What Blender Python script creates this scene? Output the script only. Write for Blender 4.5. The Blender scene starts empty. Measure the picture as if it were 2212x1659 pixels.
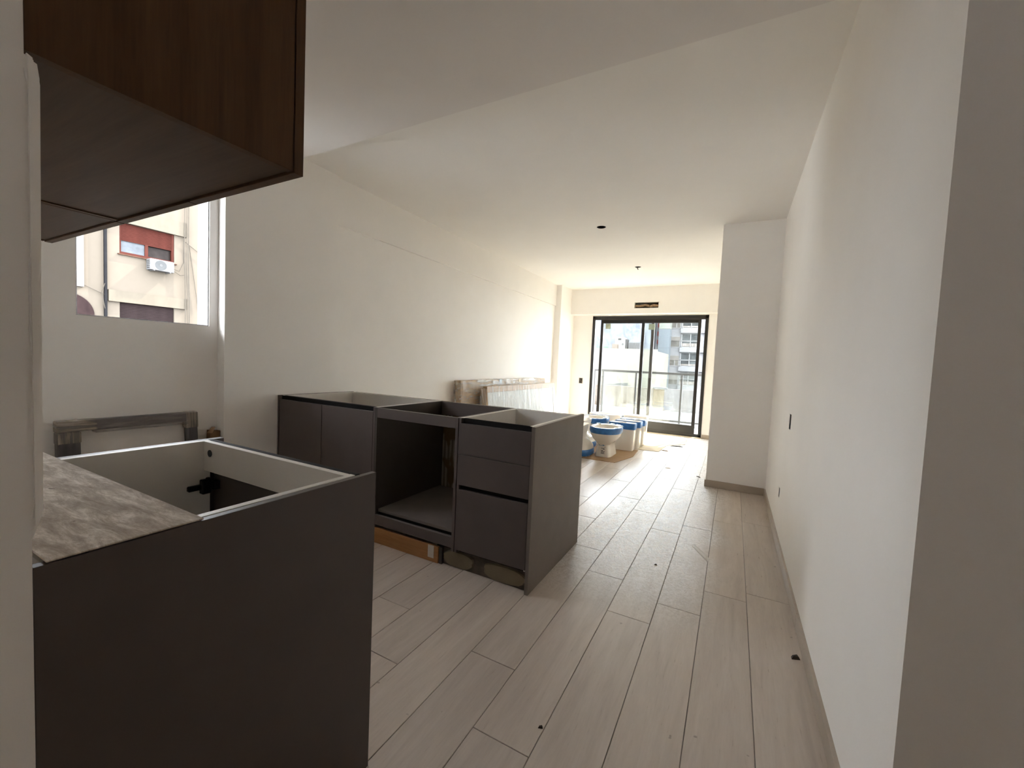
import bpy, bmesh, math, random
from mathutils import Vector, Matrix

random.seed(7)
scene = bpy.context.scene
COL = scene.collection
PI = math.pi

# ------------------------------------------------------------------ camera
cam_d = bpy.data.cameras.new('camera')
cam_d.sensor_fit = 'HORIZONTAL'
cam_d.sensor_width = 36.0
cam_d.lens = 894.563 / 2212 * 36.0
cam_d.clip_start = 0.02
cam_d.clip_end = 400
cam = bpy.data.objects.new('camera', cam_d)
COL.objects.link(cam)
EYE = Vector((0, 0, 1.18))


def cam_matrix(yaw, pitch, roll):
    base = Matrix(((1, 0, 0), (0, 0, 1), (0, -1, 0)))          # right, down, forward as columns
    m = Matrix.Rotation(yaw, 3, 'Z') @ base @ Matrix.Rotation(pitch, 3, 'X') @ Matrix.Rotation(roll, 3, 'Z')
    r, d, f = m.col[0], m.col[1], m.col[2]
    return Matrix(((r[0], -d[0], -f[0]), (r[1], -d[1], -f[1]), (r[2], -d[2], -f[2])))


cam.matrix_world = Matrix.Translation(EYE) @ cam_matrix(0.489913, -0.053227, -0.045324).to_4x4()
scene.camera = cam

# ------------------------------------------------------------------ world, sun, exposure
SKY, SUN, EXPOSURE = 1.0, 1.2, 4.36
world = bpy.data.worlds.new('hazy_sky')
scene.world = world
world.use_nodes = True
bg = world.node_tree.nodes['Background']
bg.inputs[0].default_value = (0.90, 0.94, 1.0, 1)
bg.inputs[1].default_value = SKY
sun_d = bpy.data.lights.new('sun', 'SUN')
sun_d.energy = SUN
sun_d.angle = math.radians(0.6)
sun_d.color = (1.0, 0.93, 0.82)
sun = bpy.data.objects.new('sun', sun_d)
COL.objects.link(sun)
el = math.radians(50)
to_sun = Vector((0.266 * math.cos(el), 0.964 * math.cos(el), math.sin(el)))
sun.rotation_euler = to_sun.to_track_quat('Z', 'Y').to_euler()
sun.location = to_sun * 30
scene.view_settings.view_transform = 'Standard'
scene.view_settings.look = 'None'
scene.view_settings.gamma = 1
scene.view_settings.use_curve_mapping = False
scene.view_settings.exposure = EXPOSURE
scene.cycles.max_bounces = 20
scene.cycles.diffuse_bounces = 14

# ------------------------------------------------------------------ mesh helpers


class MB:
    """collects simple solids and links them as one mesh object"""

    def __init__(s):
        s.v, s.f = [], []

    def add(s, vs, fs):
        o = len(s.v)
        s.v += [tuple(p) for p in vs]
        s.f += [tuple(i + o for i in f) for f in fs]
        return s

    def box(s, x0, x1, y0, y1, z0, z1):
        vs = [(x, y, z) for z in (z0, z1) for y in (y0, y1) for x in (x0, x1)]
        return s.add(vs, [(0, 2, 3, 1), (4, 5, 7, 6), (0, 1, 5, 4), (2, 6, 7, 3), (0, 4, 6, 2), (1, 3, 7, 5)])

    def hexa(s, b, t):
        """bottom four and top four points, both counter-clockwise from above"""
        return s.add(list(b) + list(t), [(3, 2, 1, 0), (4, 5, 6, 7), (0, 1, 5, 4), (1, 2, 6, 5), (2, 3, 7, 6), (3, 0, 4, 7)])

    def prism(s, pts, axis, a, b):
        """2-D outline pushed from a to b along an axis"""
        def P(u, w, k):
            return {'x': (k, u, w), 'y': (u, k, w), 'z': (u, w, k)}[axis]
        n = len(pts)
        vs = [P(u, w, a) for u, w in pts] + [P(u, w, b) for u, w in pts]
        fs = [tuple(range(n)), tuple(range(2 * n - 1, n - 1, -1))]
        fs += [(i, i + n, (i + 1) % n + n, (i + 1) % n) for i in range(n)]
        return s.add(vs, fs)

    def tube(s, pts, r, n=8, cap=True):
        pts = [Vector(p) for p in pts]
        rings = []
        up = Vector((0.13, 0.31, 0.94))
        for i, p in enumerate(pts):
            d = (pts[min(i + 1, len(pts) - 1)] - pts[max(i - 1, 0)]).normalized()
            u = d.cross(up)
            if u.length < 1e-3:
                u = d.cross(Vector((1, 0, 0)))
            u.normalize()
            w = d.cross(u)
            rr = r[i] if isinstance(r, (list, tuple)) else r
            rings.append([p + (u * math.cos(2 * PI * k / n) + w * math.sin(2 * PI * k / n)) * rr for k in range(n)])
        return s.loft(rings, cap, cap)

    def loft(s, rings, cap0=True, cap1=True):
        n = len(rings[0])
        vs = [p for r in rings for p in r]
        fs = []
        for i in range(len(rings) - 1):
            for k in range(n):
                a, b = i * n + k, i * n + (k + 1) % n
                fs.append((a, b, b + n, a + n))
        if cap0:
            fs.append(tuple(range(n - 1, -1, -1)))
        if cap1:
            o = (len(rings) - 1) * n
            fs.append(tuple(range(o, o + n)))
        return s.add(vs, fs)

    def holed(s, outer, holes, axis, a, b):
        """outline with holes pushed from a to b along an axis"""
        def P(u, w, k):
            return {'x': (k, u, w), 'y': (u, k, w), 'z': (u, w, k)}[axis]
        for k in (a, b):
            bm = bmesh.new()
            es = []
            for lp in [outer] + list(holes):
                vs = [bm.verts.new(P(u, w, k)) for u, w in lp]
                es += [bm.edges.new((vs[i], vs[(i + 1) % len(vs)])) for i in range(len(vs))]
            bmesh.ops.triangle_fill(bm, edges=es, use_beauty=True)
            bm.verts.index_update()
            s.add([v.co for v in bm.verts], [[v.index for v in f.verts] for f in bm.faces])
            bm.free()
        for lp in [outer] + list(holes):
            n = len(lp)
            s.add([P(u, w, a) for u, w in lp] + [P(u, w, b) for u, w in lp],
                  [(i, i + n, (i + 1) % n + n, (i + 1) % n) for i in range(n)])
        return s

    def mesh(s, name, off=(0, 0, 0), bevel=0, smooth=False, seg=1):
        me = bpy.data.meshes.new(name)
        me.from_pydata([(p[0] - off[0], p[1] - off[1], p[2] - off[2]) for p in s.v], [], s.f)
        bm = bmesh.new()
        bm.from_mesh(me)
        bmesh.ops.remove_doubles(bm, verts=bm.verts, dist=1e-5)
        bmesh.ops.recalc_face_normals(bm, faces=bm.faces)
        if bevel:
            bmesh.ops.bevel(bm, geom=list(bm.edges), offset=bevel, segments=seg, affect='EDGES', clamp_overlap=True)
        bm.to_mesh(me)
        bm.free()
        if smooth:
            for p in me.polygons:
                p.use_smooth = True
            me.set_sharp_from_angle(angle=math.radians(40))
        return me

    def build(s, name, m, parent=None, bevel=0, smooth=False, seg=1, local=False):
        off = (0, 0, 0)
        if parent is not None and not local:
            off = ORG.get(parent, (0, 0, 0))
        o = bpy.data.objects.new(name, s.mesh(name, off, bevel, smooth, seg))
        COL.objects.link(o)
        o.data.materials.append(m)
        if parent is not None:
            o.parent = parent
            ORG[o] = ORG.get(parent, (0, 0, 0))
        return o


ORG = {}


def box(name, m, dims, parent=None, bevel=0.0015, **k):
    return MB().box(*dims).build(name, m, parent, bevel, **k)


def thing(name, label, cat, loc=(0, 0, 0), group=None):
    o = bpy.data.objects.new(name, None)
    o.empty_display_size = 0.1
    COL.objects.link(o)
    o.location = loc
    ORG[o] = tuple(loc)
    return tag(o, label, cat, group)


def tag(o, label, cat, group=None):
    o['label'] = label
    o['category'] = cat
    if group:
        o['group'] = group
    return o


def structure(o, label=None):
    o['kind'] = 'structure'
    if label:
        o['label'] = label
    return o


def copy_tree(o, parent=None):
    c = o.copy()
    COL.objects.link(c)
    c.parent = parent
    for ch in o.children:
        copy_tree(ch, c)
    return c


def circle(cx, cy, r, n=20):
    return [(cx + r * math.cos(2 * PI * k / n), cy + r * math.sin(2 * PI * k / n)) for k in range(n)]


def rect(a, b, c, d):
    return [(a, c), (b, c), (b, d), (a, d)]


# ------------------------------------------------------------------ materials


class Mat:
    def __init__(s, name):
        s.m = bpy.data.materials.new(name)
        s.m.use_nodes = True
        s.t = s.m.node_tree
        s.b = s.t.nodes['Principled BSDF']

    def n(s, kind, **k):
        nd = s.t.nodes.new(kind)
        for a, v in k.items():
            setattr(nd, a, v)
        return nd

    def l(s, a, b):
        s.t.links.new(a, b)

    def set(s, **k):
        for a, v in k.items():
            s.b.inputs[a.replace('_', ' ')].default_value = v
        return s

    def coords(s, scale=(1, 1, 1), src='Object', rot=(0, 0, 0)):
        if src == 'Position':
            o = s.n('ShaderNodeNewGeometry').outputs['Position']
        else:
            o = s.n('ShaderNodeTexCoord').outputs[src]
        mp = s.n('ShaderNodeMapping')
        mp.inputs['Scale'].default_value = scale
        mp.inputs['Rotation'].default_value = rot
        s.l(o, mp.inputs['Vector'])
        return mp.outputs['Vector']

    def noise(s, vec, scale=5, detail=4, rough=0.55, dist=0.0):
        nd = s.n('ShaderNodeTexNoise')
        nd.inputs['Scale'].default_value = scale
        nd.inputs['Detail'].default_value = detail
        nd.inputs['Roughness'].default_value = rough
        nd.inputs['Distortion'].default_value = dist
        s.l(vec, nd.inputs['Vector'])
        return nd.outputs['Fac']

    def ramp(s, fac, stops):
        r = s.n('ShaderNodeValToRGB')
        els = r.color_ramp.elements
        while len(els) < len(stops):
            els.new(0.5)
        for e, (p, c) in zip(els, stops):
            e.position = p
            e.color = (c, c, c, 1) if isinstance(c, (int, float)) else (*c, 1)
        s.l(fac, r.inputs['Fac'])
        return r.outputs['Color']

    def mix(s, fac, a, b, kind='MIX'):
        m = s.n('ShaderNodeMix', data_type='RGBA', blend_type=kind)
        for sock, v in ((m.inputs[0], fac), (m.inputs[6], a), (m.inputs[7], b)):
            if hasattr(v, 'is_linked'):
                s.l(v, sock)
            else:
                sock.default_value = v if isinstance(v, (int, float)) else (*v, 1)
        return m.outputs[2]

    def math(s, op, a, b=0.5):
        m = s.n('ShaderNodeMath', operation=op)
        for sock, v in zip(m.inputs, (a, b)):
            if hasattr(v, 'is_linked'):
                s.l(v, sock)
            else:
                sock.default_value = v
        return m.outputs[0]

    def bump(s, h, strength=0.1, dist=0.01):
        b = s.n('ShaderNodeBump')
        b.inputs['Strength'].default_value = strength
        b.inputs['Distance'].default_value = dist
        s.l(h, b.inputs['Height'])
        s.l(b.outputs['Normal'], s.b.inputs['Normal'])

    def col(s, c):
        s.l(c, s.b.inputs['Base Color'])
        return s


def plain(name, c, rough=0.5, var=0.12, scale=6, metal=0.0, spec=0.5, bump=0.0, stretch=(1, 1, 1)):
    M = Mat(name)
    v = M.coords(stretch)
    f = M.noise(v, scale)
    lo = tuple(x * (1 - var) for x in c)
    hi = tuple(min(1, x * (1 + var)) for x in c)
    M.col(M.ramp(f, [(0.3, lo), (0.7, hi)]))
    M.set(Roughness=rough, Metallic=metal, Specular_IOR_Level=spec)
    if bump:
        M.bump(M.noise(v, scale * 8), bump)
    return M.m


def matte(name, c, rough=0.8, var=0.12, scale=6, spec=0.02, stretch=(1, 1, 1)):
    return plain(name, c, rough, var, scale, 0.0, 0.03, 0.0, stretch)


def wood(name, dark, light, stretch, rough=0.45, scale=3.0):
    M = Mat(name)
    v = M.coords(stretch)
    a = M.noise(v, scale, 6, 0.6, 0.6)
    b = M.noise(v, scale * 7, 3, 0.5)
    f = M.math('ADD', M.math('MULTIPLY', a, 0.7), M.math('MULTIPLY', b, 0.3))
    M.col(M.ramp(f, [(0.3, dark), (0.68, light)]))
    M.set(Roughness=rough, Specular_IOR_Level=0.22)
    M.bump(b, 0.05, 0.003)
    return M.m


PLASTER = plain('white_wall_paint', (0.905, 0.882, 0.846), 0.75, 0.02, 2, spec=0.25, bump=0.03)
CEILING = plain('white_ceiling_paint', (0.905, 0.887, 0.856), 0.8, 0.015, 2, spec=0.2)
RAW_PLASTER = plain('grey_raw_plaster', (0.55, 0.53, 0.50), 0.85, 0.12, 9, spec=0.2, bump=0.1)
GROUT = plain('grey_grout', (0.25, 0.22, 0.19), 0.85, 0.1)
SKIRTING = plain('beige_skirting_tile', (0.42, 0.355, 0.285), 0.4, 0.08, 5)
TAUPE = plain('taupe_melamine', (0.100, 0.080, 0.073), 0.42, 0.06, 8, spec=0.35)
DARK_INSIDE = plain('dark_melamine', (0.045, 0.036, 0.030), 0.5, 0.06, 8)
CARCASS = plain('off_white_melamine', (0.72, 0.685, 0.63), 0.45, 0.03, 6)
BLACK_METAL = plain('black_aluminium', (0.016, 0.015, 0.014), 0.4, 0.1, 10, spec=0.5)
BROWN_METAL = plain('dark_bronze_aluminium', (0.030, 0.026, 0.024), 0.38, 0.1, 10, spec=0.5)
GROOVE = plain('black_finger_channel', (0.008, 0.007, 0.007), 0.7, 0.1, spec=0.1)
HINGE = plain('blackened_hinge_metal', (0.02, 0.02, 0.02), 0.35, 0.1, metal=0.7)
WALNUT_V = wood('walnut_vertical_grain', (0.060, 0.027, 0.011), (0.112, 0.056, 0.025), (9, 9, 0.5))
WALNUT_H = wood('walnut_lengthwise_grain', (0.068, 0.038, 0.022), (0.120, 0.072, 0.045), (0.5, 9, 9))
PINE = wood('orange_wood_strip', (0.27, 0.125, 0.045), (0.40, 0.20, 0.08), (0.8, 8, 8))
PORCELAIN = plain('white_porcelain', (0.80, 0.76, 0.69), 0.12, 0.01, 4, spec=0.6)
BLUE_TAPE = plain('blue_protective_tape', (0.035, 0.16, 0.42), 0.35, 0.25, 18)
CARDBOARD = plain('brown_cardboard', (0.36, 0.24, 0.14), 0.85, 0.18, 7, spec=0.1, stretch=(1, 14, 1))
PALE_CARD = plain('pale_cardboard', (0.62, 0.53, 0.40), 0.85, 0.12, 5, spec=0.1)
DARK_BIT = plain('dark_debris', (0.05, 0.035, 0.025), 0.8, 0.3, 40)
STICKER = plain('pale_green_sticker', (0.42, 0.47, 0.36), 0.6, 0.15, 30)
PAPER = plain('white_paper_label', (0.55, 0.50, 0.43), 0.7, 0.05)
BLACK_PRINT = plain('black_print', (0.03, 0.03, 0.035), 0.6, 0.1)
BLUE_PRINT = plain('blue_print', (0.03, 0.20, 0.38), 0.6, 0.1)
WIRE = plain('grey_cable_sheath', (0.08, 0.08, 0.085), 0.6, 0.2)
CAVITY = plain('painted_cavity_shade', (0.02, 0.02, 0.018), 0.7, 0.3, 30)  # near-black stands in for the shade inside holes, boxes and slots
FOAM = plain('pipe_insulation', (0.30, 0.20, 0.12), 0.9, 0.45, 25)


def plank_material():
    M = Mat('beige_wood_look_porcelain')
    info = M.n('ShaderNodeObjectInfo')
    pos = M.coords((1, 1, 1), 'Position')
    off = M.n('ShaderNodeVectorMath', operation='ADD')
    sc = M.n('ShaderNodeCombineXYZ')
    M.l(M.math('MULTIPLY', info.outputs['Random'], 40.0), sc.inputs[0])
    M.l(M.math('MULTIPLY', info.outputs['Random'], 17.0), sc.inputs[1])
    M.l(pos, off.inputs[0])
    M.l(sc.outputs[0], off.inputs[1])
    mp = M.n('ShaderNodeMapping')
    mp.inputs['Scale'].default_value = (7, 0.7, 1)
    M.l(off.outputs[0], mp.inputs['Vector'])
    grain = M.noise(mp.outputs['Vector'], 2.2, 5, 0.6, 0.8)
    fine = M.noise(mp.outputs['Vector'], 16, 3, 0.6)
    f = M.math('ADD', M.math('MULTIPLY', grain, 0.75), M.math('MULTIPLY', fine, 0.25))
    wood_c = M.ramp(f, [(0.28, (0.470, 0.402, 0.345)), (0.5, (0.565, 0.490, 0.425)), (0.72, (0.640, 0.565, 0.498))])
    tint = M.ramp(info.outputs['Random'], [(0, (0.93, 0.93, 0.93)), (1, (1.05, 1.03, 1.0))])
    wood_c = M.mix(1.0, wood_c, tint, 'MULTIPLY')
    # trodden dust scuffs and swirls, with painted bluish glare, along the walked lane
    sw = M.noise(pos, 15, 5, 0.7, 3.2)
    sw2 = M.noise(pos, 42, 3, 0.65, 2.5)
    swirl = M.ramp(M.math('ADD', M.math('MULTIPLY', sw, 0.65), M.math('MULTIPLY', sw2, 0.35)), [(0.44, 0.0), (0.58, 1.0)])
    sep = M.n('ShaderNodeSeparateXYZ')
    M.l(pos, sep.inputs[0])
    big = M.noise(pos, 1.3, 2)
    lane_x = M.math('ABSOLUTE', M.math('ADD', M.math('ADD', sep.outputs[0], 0.52), M.math('MULTIPLY', M.math('SUBTRACT', big, 0.5), 0.5)))
    lx = M.ramp(lane_x, [(0.28, 1.0), (0.55, 0.0)])
    ly = M.ramp(M.math('MULTIPLY', sep.outputs[1], 0.1), [(0.19, 0.0), (0.28, 1.0)])
    lane = M.mix(1.0, lx, ly, 'MULTIPLY')
    dust = M.mix(1.0, lane, swirl, 'MULTIPLY')
    spots = M.ramp(M.noise(pos, 22, 2, 0.5), [(0.735, 0.0), (0.77, 0.55)])
    dust_glare = M.ramp(M.math('ADD', M.math('MULTIPLY', sw, 0.55), M.math('MULTIPLY', sw2, 0.45)), [(0.42, (0.31, 0.285, 0.26)), (0.50, (0.66, 0.65, 0.64)), (0.58, (0.95, 0.96, 0.97))])
    c = M.mix(M.math('MULTIPLY', lane, 0.8), wood_c, dust_glare)
    c = M.mix(spots, c, (0.16, 0.12, 0.09))
    M.col(c)
    M.l(M.ramp(M.math('ADD', M.math('MULTIPLY', dust, 0.5), M.math('MULTIPLY', fine, 0.3)), [(0.0, 0.24), (1.0, 0.60)]), M.b.inputs['Roughness'])
    M.set(Specular_IOR_Level=0.5)
    M.bump(M.math('ADD', M.math('MULTIPLY', fine, 0.3), dust), 0.16, 0.004)
    return M.m


def dusty_board():
    M = Mat('dusty_beige_board')
    v = M.coords((1.0, 4.5, 1), 'Position', (0, 0, 0.35))
    a = M.noise(v, 9, 8, 0.78, 0.35)
    c = M.ramp(a, [(0.36, (0.29, 0.235, 0.18)), (0.5, (0.44, 0.37, 0.295)), (0.66, (0.74, 0.67, 0.59))])
    spots = M.ramp(M.noise(M.coords((1, 1, 1), 'Position'), 30, 2), [(0.72, 0.0), (0.75, 0.8)])
    M.col(M.mix(spots, c, (0.10, 0.07, 0.05)))
    M.set(Roughness=0.8, Specular_IOR_Level=0.2)
    M.bump(a, 0.2, 0.004)
    return M.m


def glue_board():
    """board behind the island with combed tile adhesive"""
    M = Mat('board_with_combed_adhesive')
    w = M.n('ShaderNodeTexWave', bands_direction='X')
    w.inputs['Scale'].default_value = 9
    w.inputs['Distortion'].default_value = 1.2
    M.l(M.coords((1, 1, 0.2), 'Position'), w.inputs['Vector'])
    patch = M.ramp(M.noise(M.coords((2.5, 1, 2.0), 'Position'), 2.4, 2), [(0.46, 0.0), (0.5, 1.0)])
    glue = M.mix(w.outputs['Fac'], (0.12, 0.09, 0.06), (0.30, 0.26, 0.21))
    M.col(M.mix(patch, (0.13, 0.085, 0.04), glue))
    M.set(Roughness=0.85, Specular_IOR_Level=0.15)
    return M.m


def film_material(name, white=0.35, stretch=(1, 1, 1), scale=6, tint=(0.8, 0.78, 0.74)):
    """clinging stretch film, partly clear, partly milky in streaks"""
    M = Mat(name)
    a = M.noise(M.coords(stretch), scale, 4, 0.6, 0.5)
    f = M.ramp(a, [(0.34, white * 0.25), (0.66, min(1, white * 1.9))])
    M.set(Base_Color=(*tint, 1), Roughness=0.22, Specular_IOR_Level=0.6)
    M.bump(a, 0.6, 0.02)
    tr = M.n('ShaderNodeBsdfTransparent')
    mx = M.n('ShaderNodeMixShader')
    out = M.t.nodes['Material Output']
    M.l(f, mx.inputs[0])
    M.l(tr.outputs[0], mx.inputs[1])
    M.l(M.b.outputs[0], mx.inputs[2])
    M.l(mx.outputs[0], out.inputs[0])
    return M.m


def glass_material(name, haze=0.05, refl=0.06):
    """thin dusty window pane"""
    M = Mat(name)
    a = M.noise(M.coords((3, 3, 0.6)), 3.0, 5, 0.65)
    f = M.ramp(a, [(0.35, haze * 0.3), (0.75, haze * 2.2)])
    M.set(Base_Color=(0.8, 0.8, 0.78, 1), Roughness=0.9)
    tr = M.n('ShaderNodeBsdfTransparent')
    tr.inputs[0].default_value = (0.94, 0.96, 0.95, 1)
    gl = M.n('ShaderNodeBsdfGlossy')
    gl.inputs['Roughness'].default_value = 0.02
    m1 = M.n('ShaderNodeMixShader')
    m1.inputs[0].default_value = refl
    m2 = M.n('ShaderNodeMixShader')
    M.l(tr.outputs[0], m1.inputs[1])
    M.l(gl.outputs[0], m1.inputs[2])
    M.l(f, m2.inputs[0])
    M.l(m1.outputs[0], m2.inputs[1])
    M.l(M.b.outputs[0], m2.inputs[2])
    M.l(m2.outputs[0], M.t.nodes['Material Output'].inputs[0])
    return M.m


def stained(name, base, stain, scale=0.8, amount=0.5, streak=0.35, fine=6):
    """weathered render with run marks"""
    M = Mat(name)
    a = M.noise(M.coords((1, 1, streak), 'Position'), scale, 6, 0.7, 0.6)
    b = M.noise(M.coords((1, 1, 1), 'Position'), fine, 4, 0.7)
    f = M.ramp(M.math('ADD', M.math('MULTIPLY', a, 0.7), M.math('MULTIPLY', b, 0.3)), [(0.40, amount), (0.62, 0.0)])
    M.col(M.mix(f, base, stain))
    M.set(Roughness=0.9, Specular_IOR_Level=0.03)
    return M.m


PLANK = plank_material()
BOARD = dusty_board()
GLUE = glue_board()
FILM = film_material('clear_stretch_film', 0.26, (3, 0.6, 5), 5)
FILM_W = film_material('milky_stretch_film', 0.22, (3, 9, 0.6), 4, (0.86, 0.85, 0.82))
FILM_F = film_material('banded_stretch_film', 0.32, (2, 2, 22), 2.2, (0.36, 0.32, 0.31))
GLASS = glass_material('dusty_door_glass', 0.02)
RAIL_GLASS = glass_material('balcony_glass', 0.03, 0.015)

# ------------------------------------------------------------------ the room
H_CEIL, H_KIT = 2.63, 2.55
XR, XL, Y_FAR, Y_BAND = 0.34, -2.97, 7.88, 7.70
Y_STEP = 1.925

floor = structure(box('floor', GROUT, (-3.3, 1.75, -1.75, 8.1, -0.10, -0.003), bevel=0), 'beige wood-look plank floor')
JOINT = {-4: 1.09, -3: 0.76, -2: 0.96, -1: 0.02, 0: 0.12, -5: 0.18, -6: 0.70, -7: 1.17, -8: 0.26, -9: 0.9}
full_plank = MB().box(0, 0.1975, 0, 1.1975, -0.008, 0).mesh('plank', bevel=0.0012)
full_plank.materials.append(PLANK)


def lay(x, y0, y1):
    if y1 - y0 > 1.19:
        o = bpy.data.objects.new('plank', full_plank)
        COL.objects.link(o)
        o.location = (x, y0, 0)
        o.parent = floor
    elif y1 - y0 > 0.03:
        me = MB().box(0, 0.1975, 0, y1 - y0 - 0.0025, -0.008, 0).mesh('plank', bevel=0.0012)
        me.materials.append(PLANK)
        o = bpy.data.objects.new('plank', me)
        COL.objects.link(o)
        o.location = (x, y0, 0)
        o.parent = floor


for r in range(-16, 8):
    x = 0.135 + 0.2 * r
    lo, hi = (-1.6, 7.93) if r < 1 else (-1.6, 1.10)
    if r <= -6:
        lo = 0.19
    j = JOINT.get(r, (0.37 * r * r + 0.51) % 1.2) - 2.4
    while j < hi:
        a, b = max(j, lo), min(j + 1.2, hi)
        if b > a:
            lay(x, a, b)
        j += 1.2

# ceilings: a lower one over the kitchen, the living room one with two lamp holes
LAMPS = [(-1.322, 4.308, 0.047), (-1.321, 6.18, 0.043)]
structure(MB().holed(rect(-3.15, 0.6, Y_STEP - 0.01, 8.05), [circle(x, y, r) for x, y, r in LAMPS], 'z', H_CEIL, H_CEIL + 0.06)
          .build('ceiling', CEILING), 'white living room ceiling with two open lamp holes')
structure(box('ceiling_kitchen', plain('shaded_kitchen_ceiling', (0.835, 0.805, 0.782), 0.8, 0.015, 2, spec=0.2), (-3.2, 1.75, -1.75, Y_STEP, H_KIT, H_KIT + 0.16), bevel=0), 'lower white ceiling over the kitchen')  # darker colour paints in the shade that marks the ceiling step

# left wall: window wall, near pier, long wall with its shallow beam, far pier
WY0, WY1, WZ0, WZ1 = 0.834, 1.452, 1.322, 2.50
m = MB()
m.holed(rect(0.10, 1.53, -0.1, 2.7), [rect(WY0, WY1, WZ0, WZ1)], 'x', -3.152, -3.022)
m.box(-3.152, -2.942, 1.503, 2.362, -0.1, 2.7)
m.box(-3.20, -2.992, 2.355, 8.05, -0.1, 2.25)
m.box(-3.20, XL, 2.355, 8.05, 2.25, 2.7)
m.box(-3.20, -2.872, 7.16, 8.05, -0.1, 2.7)
structure(m.build('wall_left', PLASTER), 'white left wall with window opening, pier and shallow beam')
w1 = MB()
w1.holed(rect(WY0 - 0.002, WY1 + 0.002, WZ0 - 0.002, WZ1 + 0.002), [rect(WY0 + 0.006, WY1 - 0.006, WZ0 + 0.006, WZ1 - 0.006)], 'x', -3.156, -3.030)
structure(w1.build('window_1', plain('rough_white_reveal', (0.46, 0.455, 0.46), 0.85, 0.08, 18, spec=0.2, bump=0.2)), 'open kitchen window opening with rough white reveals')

structure(box('window_shade_slab', RAW_PLASTER, (-3.95, -3.155, -0.6, 3.2, 2.60, 2.76), bevel=0), 'unseen slab added over the kitchen window to block steep sky light')  # added out of view to keep steep sky light off the kitchen floor
# far wall with the balcony door and a boxed beam with a vent hole
DX0, DX1, DZ1 = -2.478, -0.436, 2.135
m = MB()
m.holed(rect(-3.1, 0.6, -0.1, 2.7), [rect(DX0, DX1, 0.0, DZ1)], 'y', Y_FAR, Y_FAR + 0.22)
m.holed(rect(-2.90, 0.5, 2.155, 2.66), [rect(-1.665, -1.25, 2.252, 2.356)], 'y', Y_BAND, Y_FAR + 0.02)
structure(m.build('wall_back', PLASTER), 'white far wall around the balcony door')

# right wall, its pier, and the return towards the hall
BOXES = [(3.155, 3.245, 0.825, 0.925), (3.46, 3.525, 0.30, 0.372)]
m = MB()
m.holed(rect(1.098, 8.05, -0.1, 2.7), [rect(*b) for b in BOXES], 'x', XR, XR + 0.10)
m.box(XR + 0.06, 1.75, 1.0985, 1.25, -0.1, 2.7)
m.box(-0.182, XR + 0.03, 4.65, 5.05, -0.1, 2.7)
structure(m.build('wall_right', PLASTER), 'white right wall with pier and recessed boxes')

# kitchen wall at the left of the camera with a thicker band of plaster between the cabinets
m = MB()
m.box(-3.2, -0.855, -1.75, 0.189, -0.1, 2.7)
structure(m.build('wall_front', PLASTER), 'white kitchen wall end beside the camera')
m = MB()
m.prism([(0.188, 0.895), (0.2005, 0.935), (0.2015, 1.2), (0.2035, 1.53), (0.2005, 1.556), (0.188, 1.563)], 'x', -3.03, -0.8515)
structure(m.build('trim_1', PLASTER, bevel=0.004, seg=2, smooth=True), 'thicker plaster band between worktop and wall cabinets')
rnd = random.Random(11)
edge = MB()
pz = [0.93 + k * (1.54 - 0.93) / 60 for k in range(61)]
ragged = [(0.1925 + 0.003 * math.sin(z * 19) + rnd.uniform(-0.0016, 0.0016), z) for z in pz]
edge.prism(ragged + [(0.1985, 1.54), (0.1965, 0.93)], 'x', -0.8555, -0.8541)
structure(edge.build('trim_3', plain('fresh_plaster_edge', (0.86, 0.84, 0.82), 0.8, 0.05, 30)), 'ragged fresh plaster along the kitchen wall corner')
m = MB()
m.holed(rect(-0.9, 1.75, -0.1, 2.7), [rect(0.2, 0.45, 2.0, 2.2)], 'y', -1.75, -1.62)  # small high opening added to let fill light into the hall
structure(m.build('wall_hall', PLASTER), 'white wall behind the camera with an added opening for fill light')
m = MB()
m.box(1.62, 1.75, -1.7, 1.15, -0.1, 2.7)
structure(m.build('wall_side', PLASTER), 'white hall side wall')

# skirting tiles
SK = 0.07
m = MB()
ys = [1.10, 2.30, 3.50, 4.64]
for a, b in zip(ys, ys[1:]):
    m.box(XR - 0.012, XR + 0.002, a, b - 0.002, 0, SK)
structure(m.build('baseboard_right', SKIRTING, bevel=0.001), 'beige tile skirting along the right wall')
structure(MB().box(-0.194, XR - 0.012, 4.638, 4.652, 0, SK).box(-0.194, -0.18, 4.652, 5.05, 0, SK).build('baseboard_pier', SKIRTING, bevel=0.001), 'beige tile skirting around the right pier')
structure(MB().box(DX1 + 0.01, XR, Y_FAR - 0.012, Y_FAR + 0.002, 0, SK).build('baseboard_back', SKIRTING, bevel=0.001), 'beige tile skirting right of the balcony door')
structure(MB().box(-2.994, -2.98, 2.64, 7.15, 0, SK).build('baseboard_left', SKIRTING, bevel=0.001), 'beige tile skirting along the left wall')
structure(box('trim_2', PALE_CARD, (DX0, DX1, 7.80, 7.90, -0.004, 0.012)), 'pale stone threshold of the balcony door')

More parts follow.
